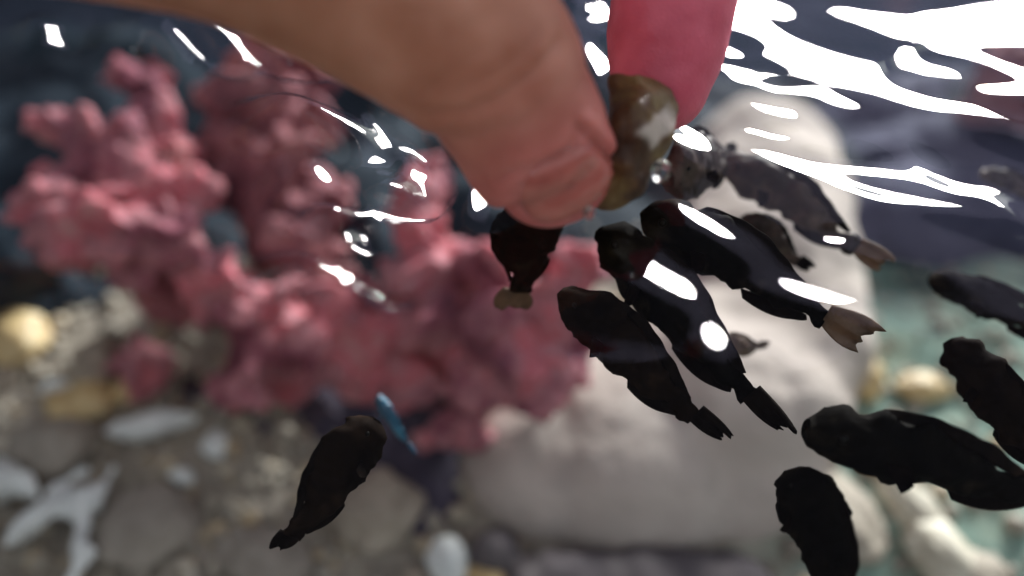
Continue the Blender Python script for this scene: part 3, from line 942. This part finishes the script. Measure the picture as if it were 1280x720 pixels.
def hand():
    bm = bmesh.new()
    cam_n = -FWD
    # thumb: from the wrist to the tip, nail side towards the lens
    loft(bm, [(-.118, .118, .062, .018, .018), (-.075, .102, .050, .0175, .017), (-.036, .0945, .0425, .0138, .0135), P(440, -28, .096, .0118, .0115), P(598, 66, .100, .0119, .0108),
              P(640, 128, .104, .0106, .0098), P(671, 183, .107, .0103, .0090), P(688, 208, .1085, .0095, .0078), P(695, 222, .109, .0082, .0066)], (0, -.80, .60), seg=40)
    # index finger: from its knuckle over the frame's top edge down to the tip behind the food
    loft(bm, [(-.020, .128, .070, .0115, .0115), (.004, .134, .064, .0100, .0100), (.0245, .134, .046, .0102, .0100), P(850, -110, .120, .0094, .0090), P(842, -10, .1225, .0096, .0092),
              P(832, 60, .1235, .0092, .0088), P(824, 105, .1235, .0078, .0074)], (0, -.7, .7), seg=36)
    # middle, ring and little finger curled up beside it
    loft(bm, [(-.030, .143, .078, .0115, .0115), (.006, .154, .083, .0098, .0098), (.022, .160, .072, .0098, .0098), (.020, .156, .055, .0090, .0088), (.006, .150, .052, .0078, .0076)], (0, -.5, .8))
    loft(bm, [(-.044, .154, .082, .0110, .0110), (-.012, .170, .088, .0094, .0094), (.004, .176, .078, .0094, .0092), (.002, .172, .062, .0086, .0084), (-.012, .164, .060, .0074, .0072)], (0, -.5, .8))
    loft(bm, [(-.060, .160, .082, .0100, .0100), (-.036, .178, .088, .0082, .0082), (-.022, .184, .080, .0082, .0080), (-.022, .180, .066, .0075, .0073), (-.034, .172, .064, .0064, .0062)], (0, -.5, .8))
    # palm and wrist
    loft(bm, [(-.30, .150, .115, .032, .026), (-.20, .140, .096, .029, .023), (-.130, .132, .080, .028, .021), (-.095, .130, .074, .033, .019), (-.055, .134, .074, .036, .016), (-.030, .138, .074, .032, .0125)],
         (.15, -.45, .85), seg=40)
    # web between the thumb and the index finger
    loft(bm, [(-.085, .112, .060, .020, .014), (-.052, .112, .058, .017, .011), (-.030, .116, .060, .011, .008)], (.2, -.8, .5))
    me = remesh_union(bm, 0.0007, 6)
    c, n = coords(me), normals(me)
    # creases and folds carved into the thumb, raised soft pads beside them
    creases = [([(540, 142), (585, 138), (630, 118), (668, 88), (700, 50)], 5.0, 0.00055), ([(575, 112), (620, 92), (655, 62), (672, 35)], 5.0, 0.00022),
               ([(600, 168), (650, 152), (690, 122), (712, 96)], 6.0, 0.00018), ([(520, 118), (560, 96), (596, 60)], 6.0, 0.00020),
               ([(724, 156), (738, 172), (757, 192), (768, 205)], 4.5, 0.0010),
               ([(622, 226), (640, 214), (668, 209), (700, 197), (722, 178), (729, 163)], 4.5, 0.0005)]
    ridge = [([(735, 152), (752, 168), (768, 186)], 9.0, 0.0005), ([(640, 198), (670, 196), (700, 182), (716, 162)], 9.0, 0.00028)]
    q = c - np.array(CAM)
    dep = q @ np.array(FWD)
    u = 640 + FPX * (q @ np.array(RGT)) / dep
    v = 360 - FPX * (q @ np.array(UPV)) / dep
    facing = (n @ np.array(-FWD)) > 0.1
    near = (dep < 0.118) & (u > 400) & (u < 800) & facing

    def dist(poly):
        best = np.full(len(c), 1e9)
        for (x0, y0), (x1, y1) in zip(poly, poly[1:]):
            dx, dy = x1 - x0, y1 - y0
            t = np.clip(((u - x0) * dx + (v - y0) * dy) / (dx * dx + dy * dy), 0, 1)
            best = np.minimum(best, np.hypot(u - x0 - t * dx, v - y0 - t * dy))
        return best
    dd = np.zeros(len(c))
    for poly, s, amp in creases: dd -= np.where(near, amp * np.exp(-(dist(poly) / s) ** 2), 0)
    for poly, s, amp in ridge: dd += np.where(near, amp * np.exp(-(dist(poly) / s) ** 2), 0)
    dd += np.array([0.00018 * fbm(Vector(p), 210, 2) for p in c])
    set_coords(me, c + n * dd[:, None])
    # blood redness and backlit glow in the colour: pinched finger and thumb's end redder
    idx = np.clip((c[:, 0] - 0.002) / 0.006, 0, 1) * (c[:, 1] > 0.098)
    d_tip = np.linalg.norm(c - np.array(at_d(700, 235, .109)), axis=1)
    th = 0.6 * np.exp(-(d_tip / 0.017) ** 2)
    fl = np.clip(np.maximum(idx * 0.95, th), 0, 1)
    a = me.attributes.new('flush_glow', 'FLOAT', 'POINT')
    a.data.foreach_set('value', fl.astype(np.float32))
    return me


hand_o = link('person', hand(), [M_skin])
tag(hand_o, "bare hand reaching down to the water, thumb and forefinger pinching the food", 'person')
hb = BVHTree.FromObject(hand_o, bpy.context.evaluated_depsgraph_get())
draped('thumbnail', hb, (708, 230, 66, 42, -31, 2.3), 0.0006, 0.00028, M_nail, hand_o)


# ------------------------------------------------------------------ water drops on the food
def drop(px, py, d, r, label):
    bm = bmesh.new()
    c = at_d(px, py, d)
    w = r * d / FPX
    blob(bm, Vector(), (w, w, w * 1.35), 3)
    me = bpy.data.meshes.new('water_drop'); bm.to_mesh(me); bm.free(); smooth(me)
    o = link('water_drop', me, M_drop)
    o.location = c
    tag(o, label, 'water drop')


kd = NT('drop_water')
g_ = kd.n('ShaderNodeBsdfGlass'); kd.val(g_, 'IOR', 1.33); kd.val(g_, 'Roughness', 0.02)
kd.l(g_.outputs[0], kd.out.inputs['Surface'])
M_drop = kd.m
drop(736, 266, .1035, 7, 'clear water drop hanging between the thumbnail and the food')
drop(826, 214, .108, 12, 'clear water drop on the lower right side of the food')

# ------------------------------------------------------------------ water surface
SHORT = 0.5 * (1 / 1.0)
FACETS = [  # px, py, half length px, half width px, angle (deg, clockwise on screen)
    (68, 45, 9, 6, 0), (235, 59, 20, 8, 12), (300, 52, 26, 6, 15), (595, 235, 11, 10, 0),
    (428, 170, 30, 10, 8), (402, 226, 13, 12, 0), (496, 226, 28, 8, -4), (524, 196, 9, 16, -25), (492, 162, 20, 8, 0),
    (424, 282, 20, 9, 30), (452, 318, 11, 22, -12), (425, 350, 26, 8, 4), (470, 262, 22, 6, -18),
    (846, 360, 40, 14, 18), (890, 427, 8, 15, 0), (887, 282, 32, 9, 28), (1000, 361, 32, 10, 8), (1042, 300, 9, 5, 0), (858, 184, 15, 12, 0),
    (970, 194, 58, 11, 6), (1052, 205, 26, 7, 5), (1140, 214, 52, 6, 26), (1150, 251, 46, 5, 18), (1212, 236, 30, 5, 36), (1118, 104, 30, 10, 28), (1195, 134, 44, 10, 20),
    (955, 108, 14, 3, 0), (957, 134, 11, 3, 0), (959, 167, 13, 3, 0), (747, 16, 12, 6, 0), (745, 66, 12, 5, 0), (750, 85, 10, 5, 0), (912, 72, 10, 5, 0), (908, 90, 12, 4, 0),
    (960, 40, 50, 14, 4), (1040, 58, 70, 13, 10), (1150, 85, 60, 11, 14), (1135, 62, 12, 14, 0), (1110, 18, 90, 12, 4), (1235, 12, 70, 12, 2), (1245, 50, 40, 7, 10), (1250, 118, 18, 6, 15),
]


def water_mesh():
    def axis(lo, hi, f0, f1, fine, coarse):
        a = list(np.arange(lo, f0, coarse)) + list(np.arange(f0, f1, fine)) + list(np.arange(f1, hi, coarse)) + [hi]
        return np.array(a)
    xs = axis(TX0 + .0005, TX1 - .0005, -0.135, 0.135, 0.00045, 0.004)
    ys = axis(TY0 + .0005, TY1 - .0005, 0.02, 0.185, 0.00045, 0.004)
    X, Y = np.meshgrid(xs, ys)
    Z = np.zeros_like(X)
    g = np.random.default_rng(5)
    # long low ripples and finer ones, crests running mostly across the view
    for wl, slope, cnt in ((0.045, 0.022, 6), (0.022, 0.018, 7), (0.011, 0.010, 7)):
        for _ in range(cnt):
            th = g.normal(math.pi / 2 - 0.35, 0.75)
            k = 2 * math.pi / (wl * g.uniform(.75, 1.35))
            Z += slope / k / math.sqrt(cnt / 2) * np.sin(k * (X * math.cos(th) + Y * math.sin(th)) + g.uniform(0, 6.28))
    far = np.clip((Y - 0.105) / 0.03, 0, 1)
    for wl, slope, cnt in ((0.020, 0.050, 6), (0.011, 0.050, 7)):        # choppier towards the far side
        for _ in range(cnt):
            th = g.normal(math.pi / 2 - 0.40, 0.40)
            k = 2 * math.pi / (wl * g.uniform(.75, 1.35))
            Z += far * slope / k / math.sqrt(cnt / 2) * np.sin(k * (X * math.cos(th) + Y * math.sin(th)) + g.uniform(0, 6.28))
    # ripple rings round the food
    c = at_z(770, 262, 0)
    rr = np.hypot(X - c.x, Y - c.y)
    Z += 0.00010 * np.sin(rr * 2 * math.pi / 0.009) * np.exp(-((rr - 0.02) / 0.02) ** 2)
    # steeper wavelets that catch the light: each is a smooth local swell whose slope at its crest is worked out
    damp = np.ones_like(X)
    W_, DX, DY, G, need, ij = [], [], [], [], [], []
    for (px, py, a, b, ang) in FACETS:
        p0 = at_z(px, py, 0)
        ca, sa = math.cos(R(ang)), math.sin(R(ang))
        e1 = at_z(px + a * ca, py + a * sa, 0) - p0
        e2 = at_z(px - b * sa, py + b * ca, 0) - p0
        M = np.linalg.inv(np.array([[e1.x, e2.x], [e1.y, e2.y]]))
        dx, dy = X - p0.x, Y - p0.y
        U, W = M[0, 0] * dx + M[0, 1] * dy, M[1, 0] * dx + M[1, 1] * dy
        hv = ((CAM - p0).normalized() + SUN_DIR).normalized()
        gx, gy = -hv.x / hv.z, -hv.y / hv.z
        tilt = math.hypot(gx, gy)
        k = min(2.1, max(1.15, math.sqrt(1.5 * tilt / 0.074)))
        w = np.exp(-np.minimum((U * U + W * W) / (2 * k * k), 60))
        damp *= 1 - 0.75 * w
        W_.append(w); DX.append(dx); DY.append(dy); G.append([gx, gy]); need.append([gx, gy])
        ij.append((int(np.argmin(np.abs(ys - p0.y))), int(np.argmin(np.abs(xs - p0.x)))))
    Z *= damp
    G, need = np.array(G), np.array(need)
    for it in range(9):
        add = sum((g0 * dx + g1 * dy) * w for (g0, g1), dx, dy, w in zip(G, DX, DY, W_))
        if it == 8: break
        T = Z + add
        act = np.array([[(T[r, c + 1] - T[r, c - 1]) / (xs[c + 1] - xs[c - 1]), (T[r + 1, c] - T[r - 1, c]) / (ys[r + 1] - ys[r - 1])] for r, c in ij])
        G += 0.7 * (need - act)
        G = np.clip(G, -1.4, 1.4)
    Z = Z + add
    edge = np.clip(np.minimum(np.minimum(X - TX0, TX1 - X), np.minimum(Y - TY0, TY1 - Y)) / 0.02, 0, 1)
    Z *= edge
    ny, nx = X.shape
    me = bpy.data.meshes.new('water')
    me.vertices.add(nx * ny)
    me.vertices.foreach_set('co', np.stack([X, Y, Z], -1).astype(np.float32).ravel())
    i = np.arange(nx * ny).reshape(ny, nx)
    quads = np.stack([i[:-1, :-1], i[:-1, 1:], i[1:, 1:], i[1:, :-1]], -1).reshape(-1, 4)
    nq = len(quads)
    me.loops.add(nq * 4); me.polygons.add(nq)
    me.loops.foreach_set('vertex_index', quads.astype(np.int32).ravel())
    me.polygons.foreach_set('loop_start', np.arange(0, nq * 4, 4, dtype=np.int32))
    me.update(calc_edges=True)
    return smooth(me)


tag(link('water', water_mesh(), M_water), kind='structure')

# ------------------------------------------------------------------ light
w = bpy.data.worlds.new('World')
S.world = w
w.use_nodes = True
nt = w.node_tree
nt.nodes.clear()
sky = nt.nodes.new('ShaderNodeTexSky')
sky.sky_type = 'NISHITA'
sky.sun_disc = False
sky.dust_density = 0.0
sky.air_density = 1.0
sky.sun_elevation = SUN_EL
sky.sun_rotation = SUN_AZ
bg = nt.nodes.new('ShaderNodeBackground')
bg.inputs['Strength'].default_value = 0.15
wo = nt.nodes.new('ShaderNodeOutputWorld')
hs = nt.nodes.new('ShaderNodeHueSaturation')
hs.inputs['Saturation'].default_value = 0.15
nt.links.new(sky.outputs[0], hs.inputs['Color'])
nt.links.new(hs.outputs[0], bg.inputs['Color'])
nt.links.new(bg.outputs[0], wo.inputs['Surface'])

sl = bpy.data.lights.new('sun', 'SUN')
sl.energy = 5.0
sl.angle = R(17)
sl.color = (1.0, 0.955, 0.93)
so = bpy.data.objects.new('sun', sl)
COL.objects.link(so)
so.rotation_euler = (-SUN_DIR).to_track_quat('-Z', 'Y').to_euler()
so.location = SUN_DIR * 3

# ------------------------------------------------------------------ camera and output
cd = bpy.data.cameras.new('camera')
cam = bpy.data.objects.new('camera', cd)
COL.objects.link(cam)
cam.location = CAM
cam.rotation_euler = (math.pi / 2 - PITCH, 0, 0)
cd.sensor_width = 36
cd.lens = 36 * FPX / 1280
cd.clip_start = 0.005
cd.clip_end = 50
cd.dof.use_dof = True
cd.dof.focus_distance = 0.127
cd.dof.aperture_fstop = 5.4
S.camera = cam
S.view_settings.view_transform = 'Standard'
S.view_settings.look = 'None'
S.view_settings.gamma = 1
S.view_settings.exposure = 1.22
S.cycles.transparent_max_bounces = 24
S.cycles.max_bounces = 8
S.cycles.use_denoising = True
